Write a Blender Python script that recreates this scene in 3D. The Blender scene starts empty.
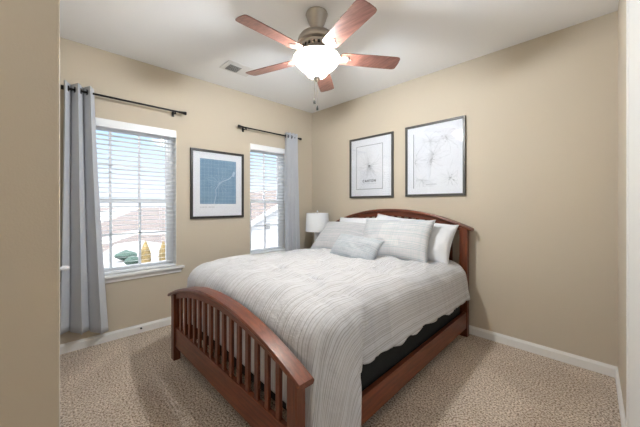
import bpy, bmesh, math, random
from mathutils import Vector, Matrix, noise
random.seed(7)
PI = math.pi
C = bpy.context.scene.collection

# ------------------------------------------------------------------ camera, world, lights, exposure
F_PX, V0, YAW = 286.04, 204.3, 0.797612
cam = bpy.data.objects.new('camera', bpy.data.cameras.new('camera')); C.objects.link(cam)
cam.location = (3.338, -3.080, 1.295)
cam.rotation_euler = (PI/2, 0, YAW)
cam.data.sensor_width = 36; cam.data.lens = F_PX/640*36
cam.data.shift_y = -(213.5-V0)/640
cam.data.clip_start = 0.02
bpy.context.scene.camera = cam

def srgb(r, g=None, b=None):
    if g is None: r, g, b = [int(r[i:i+2], 16) for i in (0, 2, 4)]
    f = lambda c: (c/255)/12.92 if c/255 <= .04045 else ((c/255+.055)/1.055)**2.4
    return (f(r), f(g), f(b), 1)

w = bpy.data.worlds.new('sky'); bpy.context.scene.world = w; w.use_nodes = True
nt = w.node_tree; bg = nt.nodes['Background']
tc = nt.nodes.new('ShaderNodeTexCoord'); sp = nt.nodes.new('ShaderNodeSeparateXYZ')
rp = nt.nodes.new('ShaderNodeValToRGB'); rp.color_ramp.elements[0].color = srgb(226, 236, 244); rp.color_ramp.elements[0].position = 0.0
rp.color_ramp.elements[1].color = srgb(176, 212, 242); rp.color_ramp.elements[1].position = 0.22
e_ = rp.color_ramp.elements.new(.38); e_.color = (3.8, 4.0, 4.3, 1)
nt.links.new(tc.outputs['Generated'], sp.inputs[0]); nt.links.new(sp.outputs['Z'], rp.inputs[0])
nt.links.new(rp.outputs[0], bg.inputs[0]); bg.inputs[1].default_value = 1.3

def light(name, kind, loc, energy, color=(1, 1, 1), rot=(0, 0, 0), **kw):
    d = bpy.data.lights.new(name, kind); d.energy = energy; d.color = color
    for k, v in kw.items(): setattr(d, k, v)
    o = bpy.data.objects.new(name, d); C.objects.link(o); o.location = loc; o.rotation_euler = rot
    return o
light('sun', 'SUN', (0, 0, 10), 1.2, (1, .96, .9), (math.radians(28), math.radians(38), 0), angle=math.radians(1))
HALL_W, FAN_W = 5, 195
for nm_, y_, sy_ in (('left_window_portal', -2.47, .9), ('corner_window_portal', -.80, .62)):
    p_ = light(nm_, 'AREA', (-.16, y_, 1.35), 1, rot=(0, -PI/2, 0), shape='RECTANGLE', size=1.5, size_y=sy_); p_.data.cycles.is_portal = True
# added fill light, set at an invented window behind the viewer (window_3 below)
light('entry_fill_light', 'AREA', (2.8, -4.44, 1.45), 8, (.93, .97, 1), (-PI/2, 0, 0), shape='RECTANGLE', size=.9, size_y=1.7)
vs = bpy.context.scene.view_settings
vs.view_transform = 'Standard'; vs.look = 'None'; vs.exposure = 0.27; vs.gamma = 1; vs.use_curve_mapping = False

# ------------------------------------------------------------------ materials
def mat(name, color, rough=.6, metal=0, spec=.5, bump=None, vary=None, trans=0, sheen=0):
    m = bpy.data.materials.new(name); m.use_nodes = True; n = m.node_tree; b = n.nodes['Principled BSDF']
    b.inputs['Base Color'].default_value = color; b.inputs['Roughness'].default_value = rough
    b.inputs['Metallic'].default_value = metal; b.inputs['Specular IOR Level'].default_value = spec
    if sheen: b.inputs['Sheen Weight'].default_value = sheen
    t = n.nodes.new('ShaderNodeTexCoord')
    if vary:
        sc, amt, c2 = vary
        ns = n.nodes.new('ShaderNodeTexNoise'); ns.inputs['Scale'].default_value = sc; ns.inputs['Detail'].default_value = 4
        mx = n.nodes.new('ShaderNodeMix'); mx.data_type = 'RGBA'
        r = n.nodes.new('ShaderNodeMapRange'); r.inputs['From Min'].default_value = .4; r.inputs['From Max'].default_value = .6
        r.inputs['To Max'].default_value = amt
        n.links.new(t.outputs['Object'], ns.inputs['Vector']); n.links.new(ns.outputs['Fac'], r.inputs['Value'])
        n.links.new(r.outputs[0], mx.inputs['Factor']); mx.inputs['A'].default_value = color; mx.inputs['B'].default_value = c2
        n.links.new(mx.outputs['Result'], b.inputs['Base Color'])
    if bump:
        sc, st, di = bump
        ns = n.nodes.new('ShaderNodeTexNoise'); ns.inputs['Scale'].default_value = sc; ns.inputs['Detail'].default_value = 5
        bp = n.nodes.new('ShaderNodeBump'); bp.inputs['Strength'].default_value = st; bp.inputs['Distance'].default_value = di
        n.links.new(t.outputs['Object'], ns.inputs['Vector']); n.links.new(ns.outputs['Fac'], bp.inputs['Height']); n.links.new(bp.outputs[0], b.inputs['Normal'])
    return m

M = {}
M['wall'] = mat('beige wall paint', srgb(199, 187, 168), .75, bump=(180, .12, .004), spec=.3)
M['ceil'] = mat('ceiling paint', srgb(244, 243, 242), .9, bump=(120, .1, .003), spec=.2)
M['trim'] = mat('white trim paint', srgb(236, 234, 230), .4)
M['vinyl'] = mat('window vinyl', srgb(243, 244, 245), .35)
M['rod'] = mat('black rod metal', srgb(28, 24, 23), .4, metal=.6)
M['frame'] = mat('black picture frame', srgb(45, 39, 36), .35, bump=(60, .1, .002))
M['frame2'] = mat('charcoal picture frame', srgb(70, 66, 62), .4, bump=(60, .1, .002))
M['paper'] = mat('print paper', srgb(238, 238, 240), .8, vary=(40, .3, srgb(228, 228, 230)))
M['mount'] = mat('mount board', srgb(240, 240, 243), .8, vary=(60, .3, srgb(232, 232, 236)))
M['ink'] = mat('grey ink', srgb(196, 197, 199), .9)
M['ink_dark'] = mat('dark ink', srgb(92, 92, 94), .9)
M['blue'] = mat('blue map print', srgb(132, 163, 186), .8, vary=(9, .5, srgb(112, 146, 172)))
M['ink_pale'] = mat('pale blue ink', srgb(188, 206, 219), .9)
M['nickel'] = mat('brushed nickel', srgb(176, 168, 158), .38, metal=.75, bump=(300, .05, .001))
M['dark'] = mat('dark void', srgb(30, 26, 24), .8)
M['black'] = mat('black box spring fabric', srgb(26, 28, 28), .95, vary=(160, .6, srgb(40, 42, 42)))
M['mattress'] = mat('mattress ticking', srgb(225, 225, 225), .9, bump=(80, .2, .003))
M['sheet'] = mat('white pillow cotton', srgb(228, 229, 232), .9, bump=(14, .35, .02), sheen=.2)
M['shade'] = mat('white lamp shade linen', srgb(240, 240, 240), .9, bump=(250, .1, .002))
M['ceramic'] = mat('white ceramic', srgb(238, 238, 240), .3)
M['vent'] = mat('vent metal', srgb(226, 224, 220), .5)
M['vent_dark'] = mat('grey vent metal', srgb(120, 118, 114), .7)  # darker grey for the register screen and the gable louvre
M['siding'] = mat('white siding', srgb(200, 201, 203), .8)
M['roof'] = mat('taupe shingles', srgb(112, 100, 94), .95, vary=(3, .6, srgb(92, 82, 78)), bump=(20, .4, .05))
M['roof2'] = mat('brown shingles', srgb(104, 90, 82), .95, vary=(3, .6, srgb(86, 74, 68)), bump=(20, .4, .05))
M['ground'] = mat('bare winter ground', srgb(98, 86, 80), .95, vary=(.4, .7, srgb(80, 71, 66)))
M['asphalt'] = mat('street asphalt', srgb(176, 172, 168), .9, vary=(4, .3, srgb(160, 156, 152)))
M['concrete'] = mat('pale concrete', srgb(158, 156, 153), .9, vary=(3, .3, srgb(146, 143, 140)))
M['shrub'] = mat('dry shrub leaves', srgb(150, 128, 84), .9, vary=(6, .8, srgb(104, 92, 56)))
M['dark_green'] = mat('dark green leaves', srgb(62, 84, 74), .9, vary=(6, .6, srgb(44, 60, 52)))
M['bark'] = mat('bark', srgb(110, 92, 76), .95, bump=(30, .4, .02))
M['car_white'] = mat('white car paint', srgb(232, 232, 234), .3)
M['car_dark'] = mat('dark car paint', srgb(82, 98, 108), .3)
M['tyre'] = mat('tyre rubber', srgb(30, 30, 30), .9)
M['carglass'] = mat('car glass', srgb(60, 76, 84), .1)
M['fence'] = mat('brown fence boards', srgb(138, 120, 108), .9, vary=(5, .5, srgb(116, 100, 92)))

def carpet_mat():
    m = bpy.data.materials.new('frieze carpet'); m.use_nodes = True; n = m.node_tree; b = n.nodes['Principled BSDF']
    b.inputs['Roughness'].default_value = 1; b.inputs['Specular IOR Level'].default_value = .1
    t = n.nodes.new('ShaderNodeTexCoord')
    a = n.nodes.new('ShaderNodeTexNoise'); a.inputs['Scale'].default_value = 90; a.inputs['Detail'].default_value = 3; a.inputs['Roughness'].default_value = .7
    r = n.nodes.new('ShaderNodeValToRGB'); e = r.color_ramp.elements
    e[0].position = .36; e[0].color = srgb(112, 92, 76); e[1].position = .60; e[1].color = srgb(240, 226, 210)
    x = e.new(.49); x.color = srgb(198, 181, 164)
    g = n.nodes.new('ShaderNodeTexNoise'); g.inputs['Scale'].default_value = 2.2; g.inputs['Detail'].default_value = 2; g.inputs['Distortion'].default_value = .6
    mx = n.nodes.new('ShaderNodeMix'); mx.data_type = 'RGBA'; mx.blend_type = 'MULTIPLY'; mx.inputs['Factor'].default_value = 1
    r2 = n.nodes.new('ShaderNodeValToRGB'); r2.color_ramp.elements[0].position = .4; r2.color_ramp.elements[0].color = (.86, .85, .84, 1)
    r2.color_ramp.elements[1].position = .6; r2.color_ramp.elements[1].color = (1, 1, 1, 1)
    bp = n.nodes.new('ShaderNodeBump'); bp.inputs['Strength'].default_value = .8; bp.inputs['Distance'].default_value = .012
    L = n.links.new
    L(t.outputs['Object'], a.inputs['Vector']); L(t.outputs['Object'], g.inputs['Vector'])
    L(a.outputs['Fac'], r.inputs[0]); L(g.outputs['Fac'], r2.inputs[0])
    L(r.outputs[0], mx.inputs['A']); L(r2.outputs[0], mx.inputs['B']); L(mx.outputs['Result'], b.inputs['Base Color'])
    L(a.outputs['Fac'], bp.inputs['Height']); L(bp.outputs[0], b.inputs['Normal'])
    return m
M['carpet'] = carpet_mat()

def wood_mat(name, c1, c2, rough=.32, axis='X'):
    m = bpy.data.materials.new(name); m.use_nodes = True; n = m.node_tree; b = n.nodes['Principled BSDF']
    t = n.nodes.new('ShaderNodeTexCoord'); mp = n.nodes.new('ShaderNodeMapping')
    mp.inputs['Scale'].default_value = {'X': (2, 26, 26), 'Y': (26, 2, 26), 'Z': (26, 26, 2)}[axis]
    a = n.nodes.new('ShaderNodeTexNoise'); a.inputs['Scale'].default_value = 2.4; a.inputs['Detail'].default_value = 6; a.inputs['Distortion'].default_value = .4
    r = n.nodes.new('ShaderNodeValToRGB'); r.color_ramp.elements[0].position = .32; r.color_ramp.elements[0].color = c1
    r.color_ramp.elements[1].position = .68; r.color_ramp.elements[1].color = c2
    L = n.links.new; L(t.outputs['Object'], mp.inputs[0]); L(mp.outputs[0], a.inputs['Vector']); L(a.outputs['Fac'], r.inputs[0]); L(r.outputs[0], b.inputs['Base Color'])
    b.inputs['Roughness'].default_value = rough
    return m
M['wood'] = wood_mat('cherry wood along', srgb(86, 39, 20), srgb(122, 62, 36))
M['wood_y'] = wood_mat('cherry wood rail', srgb(86, 39, 20), srgb(122, 62, 36), axis='Y')
M['wood_z'] = wood_mat('cherry wood upright', srgb(82, 37, 19), srgb(116, 59, 34), axis='Z')
M['blade'] = wood_mat('fan blade cherry', srgb(98, 62, 52), srgb(136, 94, 82), .3)

def glass_mat(name, tint=(1, 1, 1, 1), refl=1.45):
    m = bpy.data.materials.new(name); m.use_nodes = True; n = m.node_tree; n.nodes.clear()
    o = n.nodes.new('ShaderNodeOutputMaterial'); t = n.nodes.new('ShaderNodeBsdfTransparent'); g = n.nodes.new('ShaderNodeBsdfGlossy')
    fr = n.nodes.new('ShaderNodeFresnel'); fr.inputs[0].default_value = refl; mx = n.nodes.new('ShaderNodeMixShader')
    g.inputs['Roughness'].default_value = .02; t.inputs[0].default_value = tint
    L = n.links.new; L(fr.outputs[0], mx.inputs[0]); L(t.outputs[0], mx.inputs[1]); L(g.outputs[0], mx.inputs[2]); L(mx.outputs[0], o.inputs[0])
    return m
M['glass'] = glass_mat('clear glass')

def fabric_trans(name, color, tr=.3, bump=None, vary=None, emit=0, ecol=None):
    m = mat(name, color, .9, bump=bump, vary=vary, spec=.2); n = m.node_tree; b = n.nodes['Principled BSDF']; o = n.nodes['Material Output']
    t = n.nodes.new('ShaderNodeBsdfTranslucent'); t.inputs[0].default_value = color; mx = n.nodes.new('ShaderNodeMixShader'); mx.inputs[0].default_value = tr
    n.links.new(b.outputs[0], mx.inputs[1]); n.links.new(t.outputs[0], mx.inputs[2]); n.links.new(mx.outputs[0], o.inputs[0])
    if emit: b.inputs['Emission Color'].default_value = ecol; b.inputs['Emission Strength'].default_value = emit
    return m
M['curtain'] = fabric_trans('blue grey curtain', srgb(216, 217, 221), .2, bump=(400, .15, .001), vary=(3, .25, srgb(207, 209, 214)))
M['slat'] = fabric_trans('white blind slats', srgb(248, 249, 250), .8)
def see_through(m, fac):
    n = m.node_tree; o = n.nodes['Material Output']; src = o.inputs[0].links[0].from_socket
    t = n.nodes.new('ShaderNodeBsdfTransparent'); mx = n.nodes.new('ShaderNodeMixShader'); mx.inputs[0].default_value = fac
    n.links.new(src, mx.inputs[1]); n.links.new(t.outputs[0], mx.inputs[2]); n.links.new(mx.outputs[0], o.inputs[0]); return m
M['bowl'] = fabric_trans('frosted lamp glass', srgb(250, 236, 208), .5, vary=(7, .5, srgb(240, 220, 186)), emit=.35, ecol=(1, .86, .66, 1))
see_through(M['bowl'], .6)

def stripe_mat(name, base, s1, s2, scale=46, grid=0, coord='UV', strength=1.0):
    """woven stripes running along V; grid adds faint cross threads"""
    m = bpy.data.materials.new(name); m.use_nodes = True; n = m.node_tree; b = n.nodes['Principled BSDF']; L = n.links.new
    b.inputs['Roughness'].default_value = .95; b.inputs['Specular IOR Level'].default_value = .15; b.inputs['Sheen Weight'].default_value = .2
    t = n.nodes.new('ShaderNodeTexCoord'); s = n.nodes.new('ShaderNodeSeparateXYZ'); L(t.outputs['UV'], s.inputs[0])
    def line(out, sc, lo, hi, seed):
        a = n.nodes.new('ShaderNodeTexNoise'); a.noise_dimensions = '1D'; a.inputs['Scale'].default_value = sc; a.inputs['Detail'].default_value = 2
        ad = n.nodes.new('ShaderNodeMath'); ad.operation = 'ADD'; ad.inputs[1].default_value = seed; L(out, ad.inputs[0]); L(ad.outputs[0], a.inputs['W'])
        r = n.nodes.new('ShaderNodeMapRange'); r.inputs['From Min'].default_value = lo; r.inputs['From Max'].default_value = hi
        L(a.outputs['Fac'], r.inputs['Value']); return r.outputs[0]
    l1 = line(s.outputs['X'], scale, .50, .62, 3.1); l2 = line(s.outputs['X'], scale*.35, .5, .6, 11.7)
    m1 = n.nodes.new('ShaderNodeMix'); m1.data_type = 'RGBA'; m1.inputs['A'].default_value = base; m1.inputs['B'].default_value = s1
    mu = n.nodes.new('ShaderNodeMath'); mu.operation = 'MULTIPLY'; mu.inputs[1].default_value = strength; L(l1, mu.inputs[0]); L(mu.outputs[0], m1.inputs['Factor'])
    m2 = n.nodes.new('ShaderNodeMix'); m2.data_type = 'RGBA'; m2.inputs['B'].default_value = s2; L(m1.outputs['Result'], m2.inputs['A'])
    mu2 = n.nodes.new('ShaderNodeMath'); mu2.operation = 'MULTIPLY'; mu2.inputs[1].default_value = .3*strength; L(l2, mu2.inputs[0]); L(mu2.outputs[0], m2.inputs['Factor'])
    last = m2.outputs['Result']
    if grid:
        l3 = line(s.outputs['Y'], scale*.8, .52, .62, 7.7)
        m3 = n.nodes.new('ShaderNodeMix'); m3.data_type = 'RGBA'; m3.inputs['B'].default_value = s1; L(last, m3.inputs['A'])
        mu3 = n.nodes.new('ShaderNodeMath'); mu3.operation = 'MULTIPLY'; mu3.inputs[1].default_value = grid; L(l3, mu3.inputs[0]); L(mu3.outputs[0], m3.inputs['Factor']); last = m3.outputs['Result']
    L(last, b.inputs['Base Color'])
    a = n.nodes.new('ShaderNodeTexNoise'); a.inputs['Scale'].default_value = 16; a.inputs['Detail'].default_value = 5; L(t.outputs['Object'], a.inputs['Vector'])
    bp = n.nodes.new('ShaderNodeBump'); bp.inputs['Strength'].default_value = .45; bp.inputs['Distance'].default_value = .02
    L(a.outputs['Fac'], bp.inputs['Height']); L(bp.outputs[0], b.inputs['Normal'])
    return m
M['duvet'] = stripe_mat('striped comforter', srgb(211, 211, 214), srgb(158, 155, 154), srgb(186, 182, 180), 120, strength=.75)
M['sham'] = stripe_mat('grey woven sham', srgb(202, 197, 198), srgb(150, 165, 168), srgb(182, 182, 185), 130, .35, strength=.8)
M['sham2'] = stripe_mat('pale woven sham', srgb(212, 208, 209), srgb(162, 181, 185), srgb(194, 194, 197), 130, .35, strength=.8)
M['lumbar'] = stripe_mat('grey lumbar weave', srgb(193, 194, 197), srgb(148, 165, 172), srgb(176, 181, 188), 130, .35, strength=.8)

# ------------------------------------------------------------------ mesh helpers (all coordinates are world metres)
class MB:
    def __init__(s): s.bm = bmesh.new(); s.uv = None
    def box(s, x0, x1, y0, y1, z0, z1, bev=0, mtx=None):
        v = [s.bm.verts.new((x, y, z)) for x in (x0, x1) for y in (y0, y1) for z in (z0, z1)]
        fs = [s.bm.faces.new([v[i] for i in f]) for f in ((0, 1, 3, 2), (4, 6, 7, 5), (0, 4, 5, 1), (2, 3, 7, 6), (0, 2, 6, 4), (1, 5, 7, 3))]
        if bev:
            es = set(e for f in fs for e in f.edges)
            r = bmesh.ops.bevel(s.bm, geom=list(es), offset=bev, segments=2, affect='EDGES', profile=.6)
            v = list(set([x for f in r['faces'] for x in f.verts] + [x for x in v if x.is_valid]))
        if mtx: bmesh.ops.transform(s.bm, matrix=mtx, verts=[x for x in v if x.is_valid])
        return s
    def prism(s, pts, axis, a0, a1):
        """polygon pts (2D in the plane perpendicular to axis) extruded from a0 to a1"""
        f = {'x': lambda p, a: (a, p[0], p[1]), 'y': lambda p, a: (p[0], a, p[1]), 'z': lambda p, a: (p[0], p[1], a)}[axis]
        A = [s.bm.verts.new(f(p, a0)) for p in pts]; B = [s.bm.verts.new(f(p, a1)) for p in pts]
        s.bm.faces.new(A); s.bm.faces.new(B[::-1]); k = len(pts)
        for i in range(k): s.bm.faces.new((A[i], B[i], B[(i+1) % k], A[(i+1) % k]))
        return s
    def tube(s, pts, r, seg=10, cap=True):
        rings = []; P = [Vector(p) for p in pts]; R = r if isinstance(r, (list, tuple)) else [r]*len(P)
        for i, p in enumerate(P):
            d = (P[min(i+1, len(P)-1)]-P[max(i-1, 0)]).normalized()
            u = d.cross(Vector((0, 0, 1)) if abs(d.z) < .95 else Vector((1, 0, 0))).normalized(); v = d.cross(u)
            rings.append([s.bm.verts.new(p+R[i]*(math.cos(2*PI*k/seg)*u+math.sin(2*PI*k/seg)*v)) for k in range(seg)])
        for a, b in zip(rings, rings[1:]):
            for k in range(seg): s.bm.faces.new((a[k], a[(k+1) % seg], b[(k+1) % seg], b[k]))
        if cap: s.bm.faces.new(rings[0]); s.bm.faces.new(rings[-1])
        return s
    def lathe(s, prof, c, seg=32, mtx=None):
        """prof: (r, z) list, revolved about the vertical through c"""
        rings = []
        for r, z in prof:
            if r < 1e-5: rings.append([s.bm.verts.new((c[0], c[1], c[2]+z))]*seg)
            else: rings.append([s.bm.verts.new((c[0]+r*math.cos(2*PI*k/seg), c[1]+r*math.sin(2*PI*k/seg), c[2]+z)) for k in range(seg)])
        for a, b in zip(rings, rings[1:]):
            for k in range(seg):
                q = []
                for v in (a[k], a[(k+1) % seg], b[(k+1) % seg], b[k]):
                    if v not in q: q.append(v)
                if len(q) > 2:
                    try: s.bm.faces.new(q)
                    except ValueError: pass
        return s
    def grid(s, fn, nu, nv, uvfn=None, closed=False):
        V = [[s.bm.verts.new(fn(i/nu, j/nv)) for j in range(nv+1)] for i in range(nu+1)]
        lay = s.bm.loops.layers.uv.verify() if uvfn else None
        for i in range(nu):
            for j in range(nv):
                f = s.bm.faces.new((V[i][j], V[i+1][j], V[i+1][j+1], V[i][j+1]))
                if lay:
                    for l, (a, b) in zip(f.loops, ((i, j), (i+1, j), (i+1, j+1), (i, j+1))): l[lay].uv = uvfn(a/nu, b/nv)
        return s
    def build(s, name, m, parent=None, smooth=False, recalc=True, origin=None):
        bm = s.bm
        if recalc: bmesh.ops.recalc_face_normals(bm, faces=bm.faces)
        org = Vector(origin) if origin is not None else None
        if parent is not None: org = Vector(parent['_o'])
        elif org is None:
            xs = [v.co for v in bm.verts]; org = Vector(((min(c.x for c in xs)+max(c.x for c in xs))/2, (min(c.y for c in xs)+max(c.y for c in xs))/2, min(c.z for c in xs)))
        bmesh.ops.translate(bm, vec=-org, verts=bm.verts)
        me = bpy.data.meshes.new(name); bm.to_mesh(me); bm.free(); me.materials.append(m)
        if smooth:
            for p in me.polygons: p.use_smooth = True
            if smooth != 'all': me.set_sharp_from_angle(angle=math.radians(40))
        o = bpy.data.objects.new(name, me); C.objects.link(o)
        o['_o'] = tuple(org)
        if parent is not None: o.parent = parent
        else: o.location = org
        return o

def thing(name, label, cat, loc, group=None):
    o = bpy.data.objects.new(name, None); C.objects.link(o); o.location = loc; o['_o'] = tuple(loc); o.empty_display_size = .1
    return tag(o, label, cat, group)
def tag(o, label, cat, group=None):
    o['label'] = label; o['category'] = cat
    if group: o['group'] = group
    return o
def struct(o): o['kind'] = 'structure'; return o
def box(name, m, b, parent=None, bev=0, smooth=False):
    return MB().box(*b, bev=bev).build(name, m, parent, smooth=smooth)

# ------------------------------------------------------------------ room shell
H = 2.74; W0 = 3.362; YN = -3.04; XN = 2.2; YB = -4.5
def wx(y): return W0+.036*(-y)            # face of the slightly skewed right wall
struct(box('floor', M['carpet'], (-.02, 3.8, YB-.1, .12, -.1, 0)))
struct(box('ceiling', M['ceil'], (-.15, 3.9, YB-.1, .15, H, H+.12)))
struct(box('wall_back', M['wall'], (-.15, 3.8, 0, .14, 0, H)))
WIN = [(-2.92, -2.02), (-1.11, -.49)]; ZS, ZT = .60, 2.10
mb = MB()
ys = [YN-.12, WIN[0][0], WIN[0][1], WIN[1][0], WIN[1][1], 0]
for i in range(0, 6, 2): mb.box(-.14, 0, ys[i], ys[i+1], 0, H)
for a, b in WIN: mb.box(-.14, 0, a, b, 0, ZS-.001); mb.box(-.14, 0, a, b, ZT+.001, H)
struct(mb.build('wall_left', M['wall']))
# front wall of the bedroom (beside the entry) with its closet door opening, and the entry walls
mb = MB(); DX0, DX1, DZ = .55, 1.31, 2.04
mb.box(-.14, DX0, YN-.12, YN, 0, H); mb.box(DX0, DX1, YN-.12, YN, DZ, H); mb.box(DX1, XN-.12, YN-.12, YN, 0, H)
struct(mb.build('wall_front', M['wall']))
mb = MB().box(XN-.12, XN, YB, YN-.0, 0, H, bev=.006)
struct(mb.build('wall_entry', M['wall']))
struct(MB().box(XN-.12, 3.8, YB-.1, YB, 0, H).build('wall_hall', M['wall']))
w3 = struct(MB().box(2.30, 2.35, YB, YB+.03, .58, 2.32).box(3.25, 3.30, YB, YB+.03, .58, 2.32).box(2.30, 3.30, YB, YB+.03, .55, .60).box(2.30, 3.30, YB, YB+.03, 2.30, 2.35).build('window_3', M['vinyl']))  # invented window frame on the solid wall, backing the fill light
MB().box(2.35, 3.25, YB+.004, YB+.010, .60, 2.30).build('pane', M['glass'], w3)
struct(MB().prism([(wx(0), 0), (wx(YB), YB), (3.8, YB), (3.8, 0)], 'z', 0, H).build('wall_right', M['wall']))

def base_profile(t=.014, h=.083): return [(0, 0), (t, 0), (t, h-.02), (t-.004, h-.012), (t-.009, h), (0, h)]
# baseboards: prisms with a moulded top
struct(MB().prism([(x, z) for x, z in base_profile()], 'y', YN, 0).build('baseboard_left', M['trim']))
struct(MB().prism([(-x, z) for x, z in base_profile()], 'x', 0, W0).build('baseboard_back', M['trim']))
def skew(mb, y0, y1, prof):
    A = [mb.bm.verts.new((wx(y0)-x, y0, z)) for x, z in prof]; B = [mb.bm.verts.new((wx(y1)-x, y1, z)) for x, z in prof]
    mb.bm.faces.new(A); mb.bm.faces.new(B[::-1])
    for i in range(len(A)): j = (i+1) % len(A); mb.bm.faces.new((A[i], B[i], B[j], A[j]))
mb = MB(); skew(mb, 0, -1.06, base_profile()); struct(mb.build('baseboard_right', M['trim']))
mb = MB().prism([(YN+x, z) for x, z in base_profile()], 'x', 0, DX0-.06); mb.prism([(YN+x, z) for x, z in base_profile()], 'x', DX1+.06, XN-.01)
struct(mb.build('baseboard_front', M['trim']))

# white door opened flat to the right wall, in its casing
d = struct(MB().prism([(wx(-1.12)-.014, -1.12), (wx(-1.12)+.0, -1.12), (wx(-2.6), -2.6), (wx(-2.6)-.014, -2.6)], 'z', .01, 2.6).build('door_2', M['trim']))
mb = MB(); skew(mb, -1.06, -1.12, [(0, 0), (.018, 0), (.018, 2.68), (0, 2.68)]); mb.build('door_casing', M['trim'], d)

# closet door in the front wall, seen edge on, with casing and knob
d = struct(box('door_1', M['trim'], (DX0, DX1, YN-.06, YN-.02, .01, DZ-.005)))
mb = MB(); CT = .030
mb.box(DX1, DX1+.055, YN, YN+CT, 0, DZ+.055, bev=.003); mb.box(DX0-.055, DX0, YN, YN+CT, 0, DZ+.055, bev=.003); mb.box(DX0-.055, DX1+.055, YN, YN+CT, DZ, DZ+.055, bev=.003)
mb.build('door_casing', M['trim'], d)
mb = MB(); kx = .97; kz = .90
mb.tube([(kx, YN-.02, kz), (kx, YN+.0, kz), (kx, YN+.012, kz), (kx, YN+.03, kz), (kx, YN+.05, kz), (kx, YN+.062, kz), (kx, YN+.08, kz), (kx, YN+.09, kz)], [.024, .024, .009, .009, .012, .015, .014, .006], 16)
mb.build('door_knob', M['ceramic'], d, smooth=True)

# ------------------------------------------------------------------ windows
def window(n, y0, y1, cols, ga, gb):
    f = struct(MB().box(-.14, -.085, y0, y0+.05, ZS, ZT).box(-.14, -.085, y1-.05, y1, ZS, ZT).box(-.14, -.085, y0, y1, ZT-.05, ZT).box(-.14, -.085, y0, y1, ZS, ZS+.05).build('window_%d' % n, M['vinyl']))
    # drywall return liners
    mb = MB().box(-.085, 0, y0, y0+.004, ZS, ZT).box(-.085, 0, y1-.004, y1, ZS, ZT).box(-.085, 0, y0, y1, ZT-.004, ZT)
    mb.build('window_reveal', M['trim'], f)
    MB().box(-.09, .045, y0-.075, y1+.075, ZS-.002, ZS+.022, bev=.006).build('window_sill', M['trim'], f)
    MB().box(0, .016, y0-.05, y1+.05, ZS-.048, ZS-.004, bev=.004).build('window_apron', M['trim'], f)
    zm = 1.33
    for k, (za, zb, x) in enumerate(((zm-.02, ZT-.045, -.125), (ZS+.045, zm+.02, -.10))):
        s = MB(); t = .035
        s.box(x, x+.03, y0+.045, ga, za, zb).box(x, x+.03, gb, y1-.045, za, zb).box(x, x+.03, ga, gb, zb-t, zb).box(x, x+.03, ga, gb, za, za+t)
        sash = s.build('sash', M['vinyl'], f)
        m_ = MB()
        for c in range(1, cols): yy = ga+(gb-ga)*c/cols; m_.box(x+.006, x+.024, yy-.011, yy+.011, za+t, zb-t)
        zz = (za+zb)/2; m_.box(x+.006, x+.024, ga, gb, zz-.010, zz+.010)
        m_.build('muntin', M['vinyl'], sash)
        MB().box(x+.012, x+.016, ga, gb, za+t, zb-t).build('pane', M['glass'], sash)
window(1, WIN[0][0], WIN[0][1], 3, -2.84, -2.10)
window(2, WIN[1][0], WIN[1][1], 2, -1.05, -.60)

def blind(y0, y1, label, tilt):
    a, b = y0+.008, y1-.008
    t = thing('window_blind', label, 'blind', (-.035, (y0+y1)/2, ZS+.03), 'white slat blinds on the two windows')
    MB().box(-.062, -.004, a, b, ZT-.055, ZT-.006, bev=.003).build('headrail', M['vinyl'], t)
    MB().box(-.006, .006, a-.004, b+.004, ZT-.078, ZT-.004, bev=.003).build('valance', M['vinyl'], t)
    zb = ZS+.05; mb = MB(); n = 30
    for i in range(n):
        z = zb+.03+(ZT-.10-zb-.03)*i/(n-1)
        mb.box(-.025, .025, a, b, -.0015, .0015, mtx=Matrix.Translation((-.036, 0, z)) @ Matrix.Rotation(tilt, 4, 'Y'))
    mb.build('slats', M['slat'], t)
    MB().box(-.062, -.012, a, b, zb-.022, zb-.002, bev=.004).build('bottom_rail', M['vinyl'], t)
    mb = MB()
    L = b-a
    for yy in ((a+.14, b-.14) if L > .7 else (a+.12, b-.12)):
        for x in (-.062, -.010): mb.tube([(x, yy, zb-.01), (x, yy, ZT-.06)], .0011, 5)
    mb.build('ladder_cord', M['vinyl'], t)
    MB().tube([(.004, b-.05, ZT-.07), (.008, b-.05, ZT-.75)], .003, 8).build('tilt_wand', M['vinyl'], t)
blind(*WIN[0], 'white slat blind in the large three-column window, left of the blue map print', math.radians(-8))
blind(*WIN[1], 'white slat blind in the narrow window near the corner, right of the blue map print', math.radians(-8))

# ------------------------------------------------------------------ curtain rods and curtains
def rod(y0, y1, z, label):
    xr = .085
    t = thing('curtain_rod', label, 'curtain rod', (0, (y0+y1)/2, z), 'black curtain rods over the two windows')
    MB().tube([(xr, y0, z), (xr, y1, z)], .0095, 14).build('pole', M['rod'], t, smooth=True)
    for s, y in ((-1, y0), (1, y1)):
        MB().tube([(xr, y, z), (xr, y+s*.006, z), (xr, y+s*.012, z), (xr, y+s*.07, z), (xr, y+s*.075, z)], [.010, .013, .011, .019, .017], 16).build('finial', M['rod'], t, smooth=True)
        yb = y-s*.035
        MB().box(0, .006, yb-.012, yb+.012, z-.04, z+.02).tube([(0, yb, z-.012), (xr, yb, z-.012)], .006, 8).tube([(xr, yb, z-.03), (xr, yb, z+.0)], .007, 8).build('bracket', M['rod'], t)
rod(-2.885, -2.02, 2.285, 'black curtain rod with flared finials above the large left window')
rod(-1.25, -.375, 2.268, 'black curtain rod with flared finials above the narrow corner window')

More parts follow.
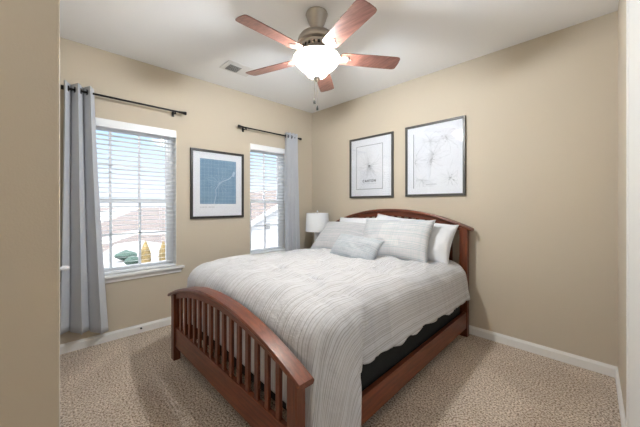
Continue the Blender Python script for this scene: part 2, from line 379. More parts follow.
def curtain(ya0, ya1, yb0, yb1, ztop, zbot, zrod, waves, label, ph=0, zb2=None):
    t = thing('window_curtain', label, 'curtain', (.085, (ya0+ya1)/2, zbot), 'grey grommet curtains on the two rods')
    def fn(u, v):
        z = ztop+((zbot if zb2 is None else zbot+(zb2-zbot)*u)-ztop)*v
        y = (ya0+(ya1-ya0)*u)*(1-v**1.3)+(yb0+(yb1-yb0)*u)*v**1.3
        a = ph+u*waves*2*PI
        amp = .050+.012*v
        x = .085+amp*math.sin(a+.3*v*math.sin(3*u))+.01*v*noise.noise(Vector((u*5, v*2, ya0)))
        y += .012*math.sin(2*a)*(.4+v)
        return (max(x, .018), y, z)
    o = MB().grid(fn, 96, 40).build('drape', M['curtain'], t, smooth='all')
    m = o.modifiers.new('thick', 'SOLIDIFY'); m.thickness = .003; m.offset = 0
    for k in range(int(waves*2)):
        a = (k*PI - ph)/(waves*2*PI)
        if not 0.02 < a < .98: continue
        p = fn(a, (ztop-zrod)/(ztop-zbot))
        mb = MB(); R, r = .022, .004
        def tor(u, v): 
            th, q = u*2*PI, v*2*PI
            return (p[0]+(R+r*math.cos(q))*math.cos(th), p[1]+r*math.sin(q)*1.2, zrod+(R+r*math.cos(q))*math.sin(th))
        mb.grid(tor, 20, 8); bmesh.ops.remove_doubles(mb.bm, verts=mb.bm.verts, dist=.0003)
        mb.build('grommet', M['rod'], t, smooth=True)
curtain(-2.945, -2.74, -2.985, -2.645, 2.335, .22, 2.285, 2.5, 'long blue-grey grommet curtain gathered at the left end of the left rod', .6, .12)
curtain(-.60, -.41, -.58, -.36, 2.318, .14, 2.268, 3, 'grey grommet curtain gathered at the corner end, beside the table lamp', 1.2)

# ------------------------------------------------------------------ framed prints
def wall_pt(axis, u, z, dpt):            # axis 'x' = on the window wall (u is y), 'y' = on the bed wall (u is x)
    return (dpt, u, z) if axis == 'x' else (u, -dpt, z)
def wbox(mb, axis, u0, u1, z0, z1, d0, d1, bev=0):
    if axis == 'x': mb.box(d0, d1, u0, u1, z0, z1, bev=bev)
    else: mb.box(u0, u1, -d1, -d0, z0, z1, bev=bev)
def strip(mb, axis, a, b, wd, d):
    a = Vector(a); b = Vector(b); t = (b-a)
    if t.length < 1e-5: return
    t.normalize(); nrm = Vector((-t.y, t.x))*wd/2
    q = [mb.bm.verts.new(wall_pt(axis, p.x, p.y, d)) for p in (a-nrm, b-nrm, b+nrm, a+nrm)]
    mb.bm.faces.new(q)
def clip(p, r): return (min(max(p[0], r[0]), r[1]), min(max(p[1], r[2]), r[3]))
def picture(axis, u0, u1, z0, z1, fm, label, fw, style):
    t = thing('framed_print', label, 'picture', wall_pt(axis, (u0+u1)/2, z0, 0))
    mb = MB(); D = .026
    wbox(mb, axis, u0, u1, z1-fw, z1, .002, D, .002); wbox(mb, axis, u0, u1, z0, z0+fw, .002, D, .002)
    wbox(mb, axis, u0, u0+fw, z0+fw, z1-fw, .002, D, .002); wbox(mb, axis, u1-fw, u1, z0+fw, z1-fw, .002, D, .002)
    mb.build('frame', fm, t)
    mb = MB(); wbox(mb, axis, u0+fw*.8, u1-fw*.8, z0+fw*.8, z1-fw*.8, .004, .010); mb.build('mount_board', M['mount'], t)
    mb = MB(); wbox(mb, axis, u0+fw*.9, u1-fw*.9, z0+fw*.9, z1-fw*.9, .017, .019); mb.build('glazing', M['glass'], t)
    rnd = random.Random({'blue': 4, 'small': 5, 'large': 6}[style])
    if style == 'blue':
        r = (-1.767, -1.316, 1.30, 1.83)
        mb = MB(); wbox(mb, axis, r[0], r[1], r[2], r[3], .010, .0112); pr = mb.build('map_print', M['blue'], t)
        mb = MB(); cx, cz = -1.53, 1.55; d = .0118
        for k in range(11): a = r[0]+(r[1]-r[0])*(k+.5)/11+rnd.uniform(-.01, .01); strip(mb, axis, (a, r[2]), (a, r[3]), .0012, d)
        for k in range(13): a = r[2]+(r[3]-r[2])*(k+.5)/13+rnd.uniform(-.01, .01); strip(mb, axis, (r[0], a), (r[1], a), .0012, d)
        for k in range(16):
            a = 2*PI*k/16+rnd.uniform(-.15, .15); p = Vector((cx, cz)); L = rnd.uniform(.08, .2)
            q = p+L*Vector((math.cos(a), math.sin(a))); strip(mb, axis, p, clip(q, r), .0022, d)
        main = [(-1.60, 1.30), (-1.575, 1.40), (-1.58, 1.47), (-1.53, 1.55), (-1.47, 1.585), (-1.41, 1.61), (-1.36, 1.655)]
        for a, b in zip(main, main[1:]): strip(mb, axis, a, b, .008, d)
        strip(mb, axis, (-1.36, 1.64), (-1.34, 1.70), .03, d)
        mb.build('map_lines', M['ink_pale'], pr)
        mb = MB(); x = -1.765
        for k in range(9): L = rnd.uniform(.008, .016); strip(mb, axis, (x, 1.262), (x+L, 1.262), .010, d); x += L+(.006 if k != 4 else .02)
        mb.build('caption', M['ink'], t)
    else:
        if style == 'small':
            r = (u0+.115, u1-.155, z0+.115, z1-.115); cz = r[2]+.30; cx = (r[0]+r[1])/2; N = 60; R = .17
            r2 = r
        else:
            r = (u0+.10, u1-.06, z0+.09, z1-.10); cx = (u0+u1)/2-.02; cz = (z0+z1)/2; N = 110; R = .30
            r2 = (r[0]+.03, r[1]-.02, r[2]+.02, r[3]-.01)
        d = .0108; mb = MB()
        if style == 'small':
            for a, b in (((r[0], r[2]), (r[1], r[2])), ((r[0], r[3]), (r[1], r[3])), ((r[0], r[2]), (r[0], r[3])), ((r[1], r[2]), (r[1], r[3]))): strip(mb, axis, a, b, .005, d)
        else: strip(mb, axis, (r[0], r[2]), (r[0], r[3]), .006, d)
        mb.build('border_line', M['ink_dark'], t)
        mb = MB(); mk = MB()
        hubs = [(cx, cz)] if style == 'small' else [(cx-.01, cz-.02), (cx+.15, cz+.22), (cx-.02, cz+.20), (cx-.2, cz-.02), (cx+.2, cz-.22), (cx-.12, cz-.22), (cx+.02, cz+.05)]
        for hi, h in enumerate(hubs):
            for k in range(N//len(hubs)+(6 if style == 'large' else 0)):
                a = rnd.uniform(0, 2*PI); p = Vector(h)
                for s_ in range(rnd.randint(2, 5)):
                    a += rnd.uniform(-.5, .5); q = p+rnd.uniform(.02, .06)*Vector((math.cos(a), math.sin(a))); q = Vector(clip(q, r2))
                    if q.y < r2[2]+.13 and style == 'small': break
                    strip(mb, axis, p, q, rnd.choice((.0014, .002)), d); p = q
            if style == 'large' and hi in (0, 1, 4):
                for k in range(7):
                    a = rnd.uniform(0, 2*PI); p = Vector(h)+rnd.uniform(0, .06)*Vector((math.cos(a), math.sin(a)))
                    strip(mk, axis, p, p+Vector((rnd.uniform(-.02, .02), rnd.uniform(-.02, .02))), .0028, d+.0004)
        if style == 'small':
            for k in range(6): x = cx-.035+k*.014; strip(mb, axis, (x, r[2]+.18), (x, r[3]-.03), .0012, d)
            strip(mk, axis, (cx-.01, cz), (cx+.012, cz+.004), .014, d+.0004)
        mb.build('map_lines', M['ink'], t); mk.build('map_landmark', M['ink_dark'], t)
        # city title under the map
        if style == 'large':
            mb = MB(); x = cx-.06
            for k in range(7): strip(mb, axis, (x, r[2]+.04), (x+.011, r[2]+.04), .012, d); x += .017
            mb.build('caption', M['ink'], t); return t
        cu = bpy.data.curves.new('title', 'FONT'); cu.body = 'CANTON'; cu.size = .042 if style == 'small' else .024
        cu.align_x = 'CENTER'; cu.extrude = .0003; cu.offset = .0015 if style == 'small' else 0; cu.space_character = 1.25
        tmp = bpy.data.objects.new('title_src', cu); C.objects.link(tmp)
        me = bpy.data.meshes.new_from_object(tmp.evaluated_get(bpy.context.evaluated_depsgraph_get()))
        bpy.data.objects.remove(tmp)
        o = bpy.data.objects.new('title_text', me); C.objects.link(o); me.materials.clear(); me.materials.append(M['ink_dark'] if style == 'small' else M['ink'])
        me.transform(Matrix.Rotation(PI/2, 4, 'X')); me.transform(Matrix.Translation((cx if style == 'small' else cx, -.0112, (r[2]+.085) if style == 'small' else r[2]+.03)-Vector(t['_o'])) if False else Matrix.Translation(Vector((cx, -.0112, r[2]+(.092 if style == 'small' else .03)))-Vector(t['_o'])))
        o.parent = t; o['_o'] = t['_o']
        mb = MB(); x = cx-.11 if style == 'small' else cx-.05
        for k in range(8 if style == 'small' else 0): strip(mb, axis, (x, r[2]+.07), (x+.02, r[2]+.07), .006, d); x += .028
        if style == 'small': mb.build('caption', M['ink'], t)
picture('x', -1.875, -1.212, 1.13, 1.935, M['frame'], 'black-framed pale blue map print in a white mount, between the two windows', .026, 'blue')
picture('y', .790, 1.473, 1.380, 2.182, M['frame2'], 'dark-framed map print with a thin rectangular border and title, left of two over headboard', .024, 'small')
picture('y', 1.636, 2.298, 1.385, 2.193, M['frame2'], 'dark-framed white line map without title border, right of two over the headboard', .024, 'large')

# ------------------------------------------------------------------ bed
BX = 1.505; YH = -.085; YF = -2.268
bed = thing('wooden_bed', 'cherry wood slatted bed with arched headboard and footboard against the beige wall', 'bed', (BX, -1.15, 0))
def arch_pts(xc, half, zend, rise, n=28):
    R = (half*half+rise*rise)/(2*rise)
    return [(xc+half*(2*i/n-1), zend+rise-(R-math.sqrt(max(R*R-(half*(2*i/n-1))**2, 0)))) for i in range(n+1)]
def panel_board(name, y, post_w, top_end, rise, half_cap, low0, low1, slats, zlow, dpt, BX=BX):
    t = MB().box(0, 0.001, 0, 0.001, 0, 0.001)  # placeholder replaced below
    t.bm.free()
    # arched cap: a moulded overhanging board
    cap = arch_pts(BX, half_cap, top_end, rise); th = .026
    mb = MB(); prof = [(-dpt*.5-.010, 0), (-dpt*.5-.019, th*.5), (-dpt*.5-.012, th), (dpt*.5+.012, th), (dpt*.5+.019, th*.5), (dpt*.5+.010, 0)]
    rings = [[mb.bm.verts.new((x, y+py, z-th+pz)) for py, pz in prof] for x, z in cap]
    for a, b in zip(rings, rings[1:]):
        for k in range(6): mb.bm.faces.new((a[k], a[(k+1) % 6], b[(k+1) % 6], b[k]))
    mb.bm.faces.new(rings[0]); mb.bm.faces.new(rings[-1])
    root = mb.build(name, M['wood'], bed, smooth=True)
    # arched apron under the cap
    hi = half_cap-.048
    ap = arch_pts(BX, half_cap, top_end, rise, 60); ap = [(x, z-th) for x, z in ap if abs(x-BX) <= hi-.005]
    lowc = [(x, z-.042-.016*(1-((x-BX)/hi)**2)) for x, z in ap]
    mb = MB()
    for (a, c), (b, d_) in zip(zip(ap, lowc), zip(ap[1:], lowc[1:])):
        for yy in (y-.012, y+.012):
            mb.bm.faces.new([mb.bm.verts.new((p[0], yy, p[1])) for p in (a, b, d_, c)])
        mb.bm.faces.new([mb.bm.verts.new(q) for q in ((c[0], y-.012, c[1]), (d_[0], y-.012, d_[1]), (d_[0], y+.012, d_[1]), (c[0], y+.012, c[1]))])
    bmesh.ops.remove_doubles(mb.bm, verts=mb.bm.verts, dist=.0004)
    mb.build('arched_rail', M['wood'], root)
    def ztop(x): return top_end+rise-((half_cap**2+rise**2)/(2*rise)-math.sqrt(((half_cap**2+rise**2)/(2*rise))**2-(x-BX)**2))-th
    for s in (-1, 1):
        xo = BX+s*(half_cap-.038); xi = xo-s*post_w
        MB().box(min(xo, xi), max(xo, xi), y-dpt/2, y+dpt/2, 0, ztop((xo+xi)/2)+.003, bev=.004).build('post', M['wood_z'], root)
    xi = half_cap-.038-post_w
    MB().box(BX-xi, BX+xi, y-.014, y+.014, low0, low1, bev=.003).build('lower_panel', M['wood'], root)
    for k in range(slats):
        x = BX+xi*(2*(k+1)/(slats+1)-1)*1.0
        MB().box(x-.0165, x+.0165, y-.009, y+.009, low1-.004, ztop(x)-.045, bev=.002).build('slat', M['wood_z'], root)
    return root
panel_board('headboard', YH, .075, 1.060, .182, .88, .25, .62, 16, .2, .055)
panel_board('footboard', YF, .066, .538, .176, .862, .115, .275, 15, .1, .055, 1.562)
def skx(y): return -(y+.085)*.025        # the bed stands very slightly askew
def skew_bed(mb):
    for v in mb.bm.verts: v.co.x += skx(v.co.y)
    return mb
for s in (-1, 1):
    xo = BX+s*.835; xi = BX+s*.805
    skew_bed(MB().box(min(xo, xi), max(xo, xi), YF+.03, YH-.03, .09, .245, bev=.003)).build('side_rail', M['wood_y'], bed)
mb = MB()
for k in range(6): y = -.35-k*.33; mb.box(BX-.80, BX+.80, y-.04, y+.04, .10, .12)
skew_bed(mb).build('support_slats', M['wood'], bed)
bs = tag(skew_bed(MB().box(BX-.785, BX+.785, -2.09, -.13, .122, .42, bev=.02)).build('box_spring', M['black'], smooth=True), 'black fabric box spring on the bed frame, showing below the comforter', 'box spring')
mt = tag(skew_bed(MB().box(BX-.765, BX+.765, -2.07, -.14, .421, .68, bev=.045)).build('mattress', M['mattress'], smooth=True), 'mattress on the black box spring, covered by the striped comforter', 'mattress')

# comforter
CX = 1.515; HW = .665; RR = .17; LS = .455; LB = 1.84; LF = .58; RF = .20; YT = -.16
tufts = [(-.38, .45), (.0, .45), (.38, .45), (-.38, .85), (0.02, .85), (.40, .85), (-.36, 1.25), (.04, 1.22), (.42, 1.25), (-.38, 1.62), (.02, 1.6), (.40, 1.6)]
def hang(d, r, sl):
    """outward distance and drop for arc length d past the edge"""
    a = min(d, r*PI/2*.85); th = a/r; o = r*math.sin(th); z = r*(1-math.cos(th)); e = d-a
    th = .85*PI/2; k = math.cos(th)*sl
    return o+e*k, z+e*math.sqrt(max(1-k*k, 0))
DUV = {}
def duvet_fn(u, v):
    A = HW+LS; a = (2*u-1)*A; b = v*(LB+LF)
    ea = max(abs(a)-HW, 0); eb = max(b-LB, 0); s = 1 if a > 0 else -1
    cb = min(b, LB); ca = max(-HW, min(HW, a))
    zt = .742+.052*math.exp(-((cb-1.35)/.75)**2)*(1-.2*(ca/HW)**2) + .012*(1-(ca/HW)**2)
    zt += .018*max(0, min(1, (cb-1.2)/.4))*(1 if ca < 0 else max(0, 1-ca/.4))
    n1 = noise.noise(Vector((a*3.1, b*2.7, 1.3))); n2 = noise.noise(Vector((a*8, b*6, 5.1))); n3 = noise.noise(Vector((a*17, b*9, 9.1)))
    n4 = noise.noise(Vector((a*5+b*2, b*13, 2.2))); top = .018*n1+.011*n2+.007*n3+.006*n4
    top += .010*math.cos((a-.0)*2*PI/.39)*math.cos((b-.45)*2*PI/.40)*-1
    for ta, tb in tufts:
        q = ((a-ta)/.055)**2+((b-tb)/.026)**2; top -= .042*math.exp(-q)
        q = ((a-ta)/.17)**2+((b-tb)/.16)**2; top -= .006*math.exp(-q)
        q = ((a-ta)/.16)**2+((b-tb-.045)/.03)**2; top += .014*math.exp(-q)
    x, y, z = CX+ca, YT-cb, zt
    n5 = noise.noise(Vector((a*4+1, b*6.5, 8.8))); top += .012*max(0, 1-abs(n5)/.10)*noise.noise(Vector((a*2, b*2, 4.4)))*2
    us = a
    if ea and not eb:
        g_ = max(0, min(1, (b-1.74)/.10)); g_ = g_*g_*(3-2*g_)
        la = ea*(1+.05*(ea/LS)**2*noise.noise(Vector((b*7, s*3, 2)))+.62*g_)
        o, dz = hang(la, RR, .5); f = min(1, ea/LS)
        o += f*f*(.022*noise.noise(Vector((b*3.6, s*5, .7)))+.014*noise.noise(Vector((b*11+a*2, s, 4)))+.004*n2)
        bc = 1.56+.12*f; q_ = (b-bc)/.04
        o += -.030*f*math.exp(-q_*q_)+.022*f*math.exp(-((b-bc-.09)/.06)**2)
        nr = noise.noise(Vector((b*8+a*1.5, s*2.2, 3.3))); o -= .016*f*max(0, 1-abs(nr)/.12)
        x += s*(o+.025*g_*f); z -= dz
        us = s*(s*(x-CX)+dz*(1-max(0, b-1.69)/.44))
    elif eb and not ea:
        o, dz = hang(eb, RF, .05); f = min(1, eb/LF)
        y -= min(o, .33); z -= dz
    elif ea and eb:
        d = math.hypot(ea, eb); ph = math.atan2(eb, ea); f = min(1, d/LS)
        dd = d*(1+.15*math.sin(2*ph)+.62*max(0, 1-1.1*ph))
        q = ph/(PI/2); o, dz = hang(dd, RR+(RF-RR)*q*q, .35)
        o1 = o*math.cos(ph)**.55 if q < 1 else 0
        if q > .72: o1 = o*math.cos(.72*PI/2)**.55*(1-(q-.72)/.28)**.8
        x += s*(o1+f*.025*max(0, 1-q/.72)+f*.02*math.sin(q*9+1)*(q < .72)); y -= min(.33, o*math.sin(ph)**.8); z -= dz
        us = s*(s*(x-CX)+dz*(1-(.15+.29*math.sin(ph)**.8)/.44))
    if ea or eb: z += top*max(0, 1-(ea+eb)/.2); x += (s*(.005*n1+.004*n3) if ea else 0)
    else: z += top
    y = max(y, -2.215)
    DUV[(round(u*150), round(v*170))] = (us, b)
    if z < .045: z = .045+.02*abs(n3)
    return (x+skx(y)*.8, y, z)
dv = MB().grid(duvet_fn, 150, 170, uvfn=lambda u, v: DUV[(round(u*150), round(v*170))]).build('comforter', M['duvet'], smooth='all')
m = dv.modifiers.new('thick', 'SOLIDIFY'); m.thickness = .018; m.offset = -1 if False else 0
tag(dv, 'white comforter with fine grey stripes and tufts draped over the bed', 'comforter')

# ------------------------------------------------------------------ pillows
def pillow(name, w_, h_, th, loc, lean, yaw, roll, m, label, cat='pillow', flange=0, group=None, seed=0, sag=0):
    def side(sg):
        def fn(u, v):
            a, b = 2*u-1, 2*v-1
            k = (max(0, 1-abs(a)**2.6)**.55)*(max(0, 1-abs(b)**2.6)**.55)
            pin = 1-.07*(1-b*b)*abs(a)**3; pin2 = 1-.08*(1-a*a)*abs(b)**3
            x = a*w_/2*pin; z = b*h_/2*pin2
            y = sg*th/2*k*(1+.15*noise.noise(Vector((a*1.6+seed, b*1.6, sg))))+.010*k*noise.noise(Vector((a*5+seed, b*5, sg*2)))
            y += .006*noise.noise(Vector((a*3+seed, b*3, 7)))
            z -= sag*(1-a*a)*(b > 0)*b*h_
            return (x, y, z)
        return fn
    mb = MB(); uvf = lambda u, v: (v*h_, u*w_)
    mb.grid(side(1), 36, 26, uvf); mb.grid(side(-1), 36, 26, uvf)
    bmesh.ops.remove_doubles(mb.bm, verts=mb.bm.verts, dist=.0008)
    M4 = Matrix.Translation(loc) @ Matrix.Rotation(yaw, 4, 'Z') @ Matrix.Rotation(-lean, 4, 'X') @ Matrix.Rotation(roll, 4, 'Y')
    bmesh.ops.transform(mb.bm, matrix=M4, verts=mb.bm.verts)
    o = mb.build(name, m, smooth='all'); tag(o, label, cat, group); return o
R_ = math.radians
pillow('bed_pillow', .70, .42, .17, (1.10, -.24, .945), R_(28), R_(2), R_(-2), M['sheet'], 'plain white bed pillow behind the left grey sham, against the headboard', seed=1)
pillow('bed_pillow', .66, .44, .17, (1.60, -.22, .955), R_(22), R_(-6), R_(5), M['sheet'], 'plain white bed pillow peeking above the right grey sham, against the headboard', seed=2)
pillow('bed_pillow', .66, .45, .22, (1.95, -.28, .92), R_(30), R_(4), R_(4), M['sheet'], 'plain white pillow at the right, sticking out beside the right sham', seed=3)
pillow('pillow_sham', 0.76, .50, .19, (1.10, -.53, .90), R_(46), R_(3), R_(0), M['sham'], 'grey woven pillow sham at the left, beside the lamp', seed=4)
pillow('pillow_sham', .80, .47, .22, (1.755, -.48, .93), R_(30), R_(2), R_(-2), M['sham2'], 'large pale woven pillow sham at the right, right of the lumbar pillow', seed=5)
pillow('lumbar_pillow', .58, .30, .16, (1.53, -.83, .85), R_(40), R_(0), R_(4), M['lumbar'], 'small grey rectangular lumbar pillow in front of the two shams', seed=6)

# ------------------------------------------------------------------ nightstand and lamp
ns = thing('nightstand', 'small white nightstand in the corner, hidden behind the bed, under the lamp', 'nightstand', (.39, -.26, 0))
MB().box(.20, .58, -.46, -.04, .12, .60, bev=.004).build('body', M['trim'], ns)
MB().box(.18, .60, -.48, -.03, .60, .625, bev=.005).build('top', M['trim'], ns)
for a in (.22, .56):
    for b in (-.44, -.06): MB().box(a-.015, a+.015, b-.015, b+.015, 0, .12).build('leg', M['trim'], ns)
dr = MB().box(.22, .56, -.472, -.458, .36, .58, bev=.003).build('drawer', M['trim'], ns)
MB().lathe([(0, 0), (.012, 0), (.015, .006), (0, .012)], (.39, -.476, .47), 12).build('knob', M['nickel'], dr)
lc = (.385, -.25, .626)
lp = thing('table_lamp', 'white table lamp with a drum shade on the nightstand by the corner', 'lamp', lc)
MB().lathe([(0, 0), (.075, 0), (.078, .012), (.072, .07), (.05, .082), (.046, .09), (.044, .20), (.047, .27), (.036, .285), (.012, .29), (.012, .31), (0, .31)], lc, 28).build('base', M['ceramic'], lp, smooth=True)
mb = MB().lathe([(.172, .285), (.157, .545), (.154, .545), (.169, .285), (.172, .285)], lc, 40); mb.build('lamp_shade', M['shade'], lp, smooth=True)
MB().tube([(lc[0], lc[1], lc[2]+.29), (lc[0], lc[1], lc[2]+.56)], .005, 8).tube([(lc[0]-.155, lc[1], lc[2]+.54), (lc[0]+.155, lc[1], lc[2]+.54)], .0025, 6).build('harp', M['nickel'], lp)
MB().lathe([(0, .555), (.010, .556), (.013, .568), (.006, .58), (0, .585)], lc, 14).build('finial', M['ceramic'], lp, smooth=True)

# ------------------------------------------------------------------ ceiling fan
FX, FY = 1.770, -1.584
fan = thing('ceiling_fan', 'brushed nickel ceiling fan with five cherry blades and a lit frosted glass bowl', 'ceiling fan', (FX, FY, H))
Z = lambda *p: [(r, z) for r, z in p]
MB().lathe([(0, H), (.080, H), (.084, H-.012), (.080, H-.022), (.062, H-.075), (.050, H-.095), (.048, H-.118), (.040, H-.128), (0, H-.128)], (FX, FY, 0), 40).build('canopy', M['nickel'], fan, smooth=True)
MB().lathe([(.0, H-.12), (.014, H-.12), (.014, 2.585), (.0, 2.585)], (FX, FY, 0), 16).build('downrod', M['dark'], fan, smooth=True)
mo = MB().lathe([(0, 2.597), (.03, 2.597), (.045, 2.590), (.09, 2.582), (.125, 2.565), (.142, 2.540), (.146, 2.520), (.140, 2.508), (.118, 2.500), (.105, 2.455), (.098, 2.450), (.09, 2.445), (0, 2.445)], (FX, FY, 0), 48).build('motor_housing', M['nickel'], fan, smooth=True)
mb = MB()
for k in range(20):
    a = 2*PI*k/20; mt_ = Matrix.Translation((FX, FY, 0)) @ Matrix.Rotation(a, 4, 'Z')
    mb.box(-.0035, .003, -.0085, .0085, -.019, .019, bev=.002, mtx=mt_ @ Matrix.Translation((.1115, 0, 2.477)) @ Matrix.Rotation(R_(-16), 4, 'Y'))
mb.build('vent_slots', M['dark'], mo)
MB().lathe([(0, 2.446), (.088, 2.446), (.095, 2.435), (.07, 2.425), (.065, 2.41), (.085, 2.412), (.168, 2.408), (.168, 2.402), (0, 2.402)], (FX, FY, 0), 40).build('light_fitter', M['nickel'], fan, smooth=True)
bw = [(.172, 2.402), (.176, 2.396), (.172, 2.382), (.150, 2.350), (.118, 2.322), (.092, 2.300), (.070, 2.272), (.040, 2.256), (.0, 2.252)]
MB().lathe(bw+[(0, 2.256), (.038, 2.260), (.067, 2.276), (.089, 2.304), (.115, 2.326), (.147, 2.354), (.168, 2.384), (.172, 2.402)], (FX, FY, 0), 48).build('glass_bowl', M['bowl'], fan, smooth=True)
MB().lathe([(0, 2.262), (.028, 2.258), (.030, 2.250), (.016, 2.240), (.014, 2.232), (.008, 2.224), (0, 2.220)], (FX, FY, 0), 20).build('bowl_finial', M['nickel'], fan, smooth=True)
PH = R_(-89); ZB = 2.412
for k in range(5):
    a = PH-k*2*PI/5
    mt_ = Matrix.Translation((FX, FY, ZB)) @ Matrix.Rotation(a, 4, 'Z')
    pitch = mt_ @ Matrix.Rotation(R_(-12), 4, 'X')
    # blade outline: narrow root, wide rounded tip
    pts = [(.185, -.052), (.21, -.060), (.45, -.068), (.62, -.069), (.640, -.064), (.648, -.050), (.652, 0), (.648, .050), (.640, .064), (.62, .069), (.45, .068), (.21, .060), (.185, .052)]
    mb = MB(); mb.prism(pts, 'z', -.003, .003)
    bmesh.ops.transform(mb.bm, matrix=pitch, verts=mb.bm.verts)
    bmesh.ops.bevel(mb.bm, geom=[e for e in mb.bm.edges], offset=.0008, segments=1, affect='EDGES')
    # keep wood grain running along each blade: own object data in blade space
    bl = mb.build('blade', M['blade'], fan)
    mb = MB()
    mb.prism([(.085, -.018), (.15, -.014), (.19, -.030), (.235, -.044), (.262, -.036), (.25, -.014), (.285, 0), (.25, .014), (.262, .036), (.235, .044), (.19, .030), (.15, .014), (.085, .018)], 'z', .004, .009)
    for v in mb.bm.verts:
        if v.co.x < .16: v.co.z += (.16-v.co.x)*.55
    bmesh.ops.transform(mb.bm, matrix=pitch, verts=mb.bm.verts)
    for q in ((.215, -.028), (.215, .028), (.265, 0)):
        c = pitch @ Vector((q[0], q[1], -.004)); mb.lathe([(0, -.004), (.005, -.003), (.006, 0), (0, .001)], c, 10)
    # lower face of the iron shows beneath the blade too
    n0 = len(mb.bm.verts)
    low = MB(); low.prism([(.10, -.016), (.16, -.013), (.20, -.028), (.235, -.036), (.25, -.012), (.27, 0), (.25, .012), (.235, .036), (.20, .028), (.16, .013), (.10, .016)], 'z', -.007, -.0032)
    bmesh.ops.transform(low.bm, matrix=pitch, verts=low.bm.verts)
    tmpm = bpy.data.meshes.new('t'); low.bm.to_mesh(tmpm); low.bm.free(); mb.bm.from_mesh(tmpm); bpy.data.meshes.remove(tmpm)
    mb.build('blade_iron', M['nickel'], bl)
for dx, dy, zb in ((-.012, -.012, 2.055), (.016, -.01, 2.00)):
    x, y = FX+dx, FY+dy
    ch = MB().tube([(x, y, 2.25), (x, y, zb+.03)], .0016, 6).build('pull_chain', M['nickel'], fan)
    MB().lathe([(0, .04), (.004, .038), (.009, .012), (.009, .004), (0, 0)], (x, y, zb), 12).build('chain_pull', M['dark'], ch, smooth=True)
l = light('fan_bulb', 'POINT', (0, 0, 0), FAN_W, (.84, .915, 1), shadow_soft_size=.06); l.parent = fan; l.location = (.0, .0, 2.347-H)

# ------------------------------------------------------------------ ceiling register, cable plug, added hall fill light
vt = thing('ceiling_vent', 'white ceiling air register with grey louvres left of the fan', 'vent', (.55, -1.575, H))
MB().box(.44, .66, -1.735, -1.42, H-.006, H-.0005, bev=.002).build('plate', M['vent'], vt)
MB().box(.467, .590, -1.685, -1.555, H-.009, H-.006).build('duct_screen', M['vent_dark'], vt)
mb = MB()
for k in range(9): y = -1.68+k*.0148; mb.box(.467, .590, -.004, .004, -.0006, .0006, mtx=Matrix.Translation((0, y, H-.012)) @ Matrix.Rotation(.6, 4, 'X'))
mb.build('louvres', M['vent'], vt)
cp = thing('cable_plug', 'tiny dark cable plug low on the white baseboard under the left window', 'plug', (.014, -2.358, .048))
MB().tube([(.014, -2.358, .048), (.022, -2.358, .048)], .011, 14).build('collar', M['trim'], cp)
MB().tube([(.020, -2.358, .048), (.028, -2.358, .048), (.036, -2.358, .046)], [.009, .009, .004], 12).build('tip', M['dark'], cp)
hl = thing('hall_fill_fixture', 'round flush white fixture added in the entry behind the viewer to carry fill light', 'ceiling light', (2.8, -3.75, H))
MB().lathe([(0, 0), (.17, 0), (.17, -.03), (.15, -.045), (0, -.045)], (2.8, -3.75, H), 32).build('housing', M['trim'], hl, smooth=True)
l = light('hall_fill_light', 'AREA', (0, 0, 0), HALL_W, (.95, .97, 1), shape='DISK', size=.6); l.parent = hl; l.location = (0, 0, -.06)  # unseen lamp added to brighten the room from the entry side

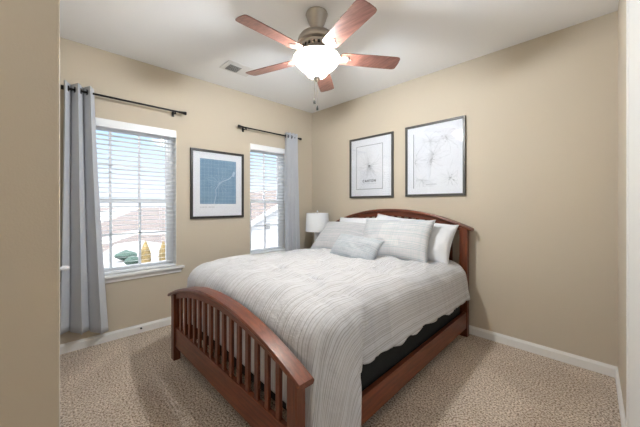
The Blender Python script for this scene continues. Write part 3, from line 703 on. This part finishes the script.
# ------------------------------------------------------------------ outside the windows
GZ = -3.1
struct(box('ground', M['ground'], (-440, -.6, -160, 200, GZ-.2, GZ)))
for nm, pts in (('street', [(-70.7, 4), (-77, 6), (-101, 12.2), (-420, 88), (-420, 70), (-202, 20.3)]),
                ('driveway', [(-35.2, .6), (-36.4, 2.7), (-44.6, 6.5), (-42.7, 10.4), (-42.7, 18), (-46.5, 18), (-48, 11.9), (-52, 7.7), (-42, 2.2)]),
                ('terrace', [(-35, 2.9), (-36, 5.7), (-28.9, 7.0), (-17.6, 3.7), (-18, .3), (-25, -.2)])):
    struct(MB().prism(pts, 'z', GZ+.001, GZ+.04).build(nm, M['concrete']))
def house(cx, cy, rot, lx, ly, zw, zr, rm, label, win=True, dz=0):
    """gable house: ridge along local x; walls lx by ly; eave height zw, ridge height zr"""
    T = Matrix.Translation((cx, cy, 0)) @ Matrix.Rotation(rot, 4, 'Z')
    h = thing('house', label, 'house', (cx, cy, GZ))
    def tb(mb): bmesh.ops.transform(mb.bm, matrix=T, verts=mb.bm.verts); return mb
    mb = MB().prism([(-ly/2, GZ), (ly/2, GZ), (ly/2, zw), (0, zr), (-ly/2, zw)], 'x', -lx/2, lx/2); tb(mb).build('wall', M['siding'], h)
    o = .35; sl = (zr-zw)/(ly/2); ze = zw-o*sl
    for s in (-1, 1):
        mb = MB().prism([(0, zr+.05), (s*(ly/2+o), ze+.05), (s*(ly/2+o), ze+.20), (0, zr+.20)], 'x', -lx/2-o, lx/2+o); rf = tb(mb).build('roof', rm, h)
        mb = MB().box(-lx/2-o, lx/2+o, min(s*(ly/2+o), s*(ly/2+o+.1)), max(s*(ly/2+o), s*(ly/2+o+.1)), ze+.02, ze+.2); tb(mb).build('gutter', M['trim'], rf)
        for e in (-1, 1):
            xe = e*(lx/2+o); mb = MB().prism([(0, zr+.0), (s*(ly/2+o), ze), (s*(ly/2+o), ze+.21), (0, zr+.21)], 'x', min(xe, xe+e*.06), max(xe, xe+e*.06)); tb(mb).build('rake_trim', M['trim'], rf)
    if win:
        for e in (-1, 1):
            for k in range(3):
                x = -lx/2+lx*(k+1)/4; y = e*ly/2
                mb = MB().box(x-.45, x+.45, min(y, y+e*.04), max(y, y+e*.04), GZ+1.0, GZ+2.2); f = tb(mb).build('window_frame', M['trim'], h)
                mb = MB().box(x-.38, x+.38, min(y, y+e*.06), max(y, y+e*.06), GZ+1.07, GZ+2.13); tb(mb).build('pane', M['carglass'], f)
    return h, T
h1, T1 = house(-64, 26, R_(95), 12, 8, -.4, 1.3, M['roof'], 'far house with a taupe roof, right of the street in the left window', True)
h3, T3 = house(-46, 32, R_(85), 16, 9, -.2, 1.25, M['roof2'], 'distant house with a brown roof seen beyond the white gable')
h4, T4 = house(-13, 7.2, 0, 8, 7.2, .02, 1.95, M['roof'], 'white gabled house close outside the narrow corner window', False)
mb = MB(); 
for k in range(3): mb.box(4.0, 4.05, -2.15, -1.85, .05+k*.10, .11+k*.10)
bmesh.ops.transform(mb.bm, matrix=T4, verts=mb.bm.verts); mb.build('gable_louvre', M['vent_dark'], h4)
h5, T5 = house(-60, -9, R_(85), 14, 9, -.2, 1.2, M['roof'], 'far pale house at the left edge of the left window view')

def shrub(x, y, h_, r, label):
    t = thing('shrub', label, 'shrub', (x, y, GZ), 'dry evergreen shrubs by the driveway')
    MB().tube([(x, y, GZ), (x, y, GZ+h_*.5)], .05, 8).build('stem', M['bark'], t)
    def fn(u, v):
        th = u*2*PI; q = v
        rr = r*math.sin(PI*min(1, q*.95+.03))**.6*(1-.55*q)*(1+.25*noise.noise(Vector((math.cos(th)*2+x, math.sin(th)*2, q*7))))
        return (x+rr*math.cos(th), y+rr*math.sin(th), GZ+.05+h_*q)
    MB().grid(fn, 28, 26).build('foliage', M['shrub'], t, smooth='all')
shrub(-18.6, 1.95, 1.9, .42, 'dry tan evergreen shrub on the left outside, lower right of left window')
shrub(-18.3, 2.95, 1.8, .36, 'dry tan evergreen shrub on the right outside, lower right of left window')
def bush(x, y, r, h_, label):
    t = thing('bush', label, 'bush', (x, y, GZ), 'low dark bushes on the terrace')
    MB().tube([(x, y, GZ+.04), (x, y, GZ+h_*.5)], .05, 8).build('stem', M['bark'], t)
    MB().grid(lambda u, v: (x+r*math.sin(PI*(.04+.92*v))*math.cos(u*2*PI)*(1+.2*noise.noise(Vector((u*6, v*5, x)))), y+r*math.sin(PI*(.04+.92*v))*math.sin(u*2*PI), GZ+.08+h_*v), 24, 16).build('foliage', M['dark_green'], t, smooth='all')
bush(-22.8, 1.6, .75, .8, 'low dark green bush, left one at the edge of the pale terrace')
bush(-19.8, 1.45, .5, .8, 'low dark green bush, right one nearer the tan shrubs')
fe = thing('board_fence', 'brown horizontal board fence beyond the white gable, seen in the corner window', 'fence', (-19, 13.5, GZ))
for k in range(6):
    MB().box(-19.03, -18.97, 6.5, 24, GZ+.4+k*.62, GZ+.86+k*.62).build('board', M['fence'], fe)
for k in range(7): MB().box(-19.1, -19.0, 6.7+k*2.2, 6.82+k*2.2, GZ, GZ+4.0).build('fence_post', M['fence'], fe)
for o in bpy.data.objects:
    if '_o' in o: del o['_o']
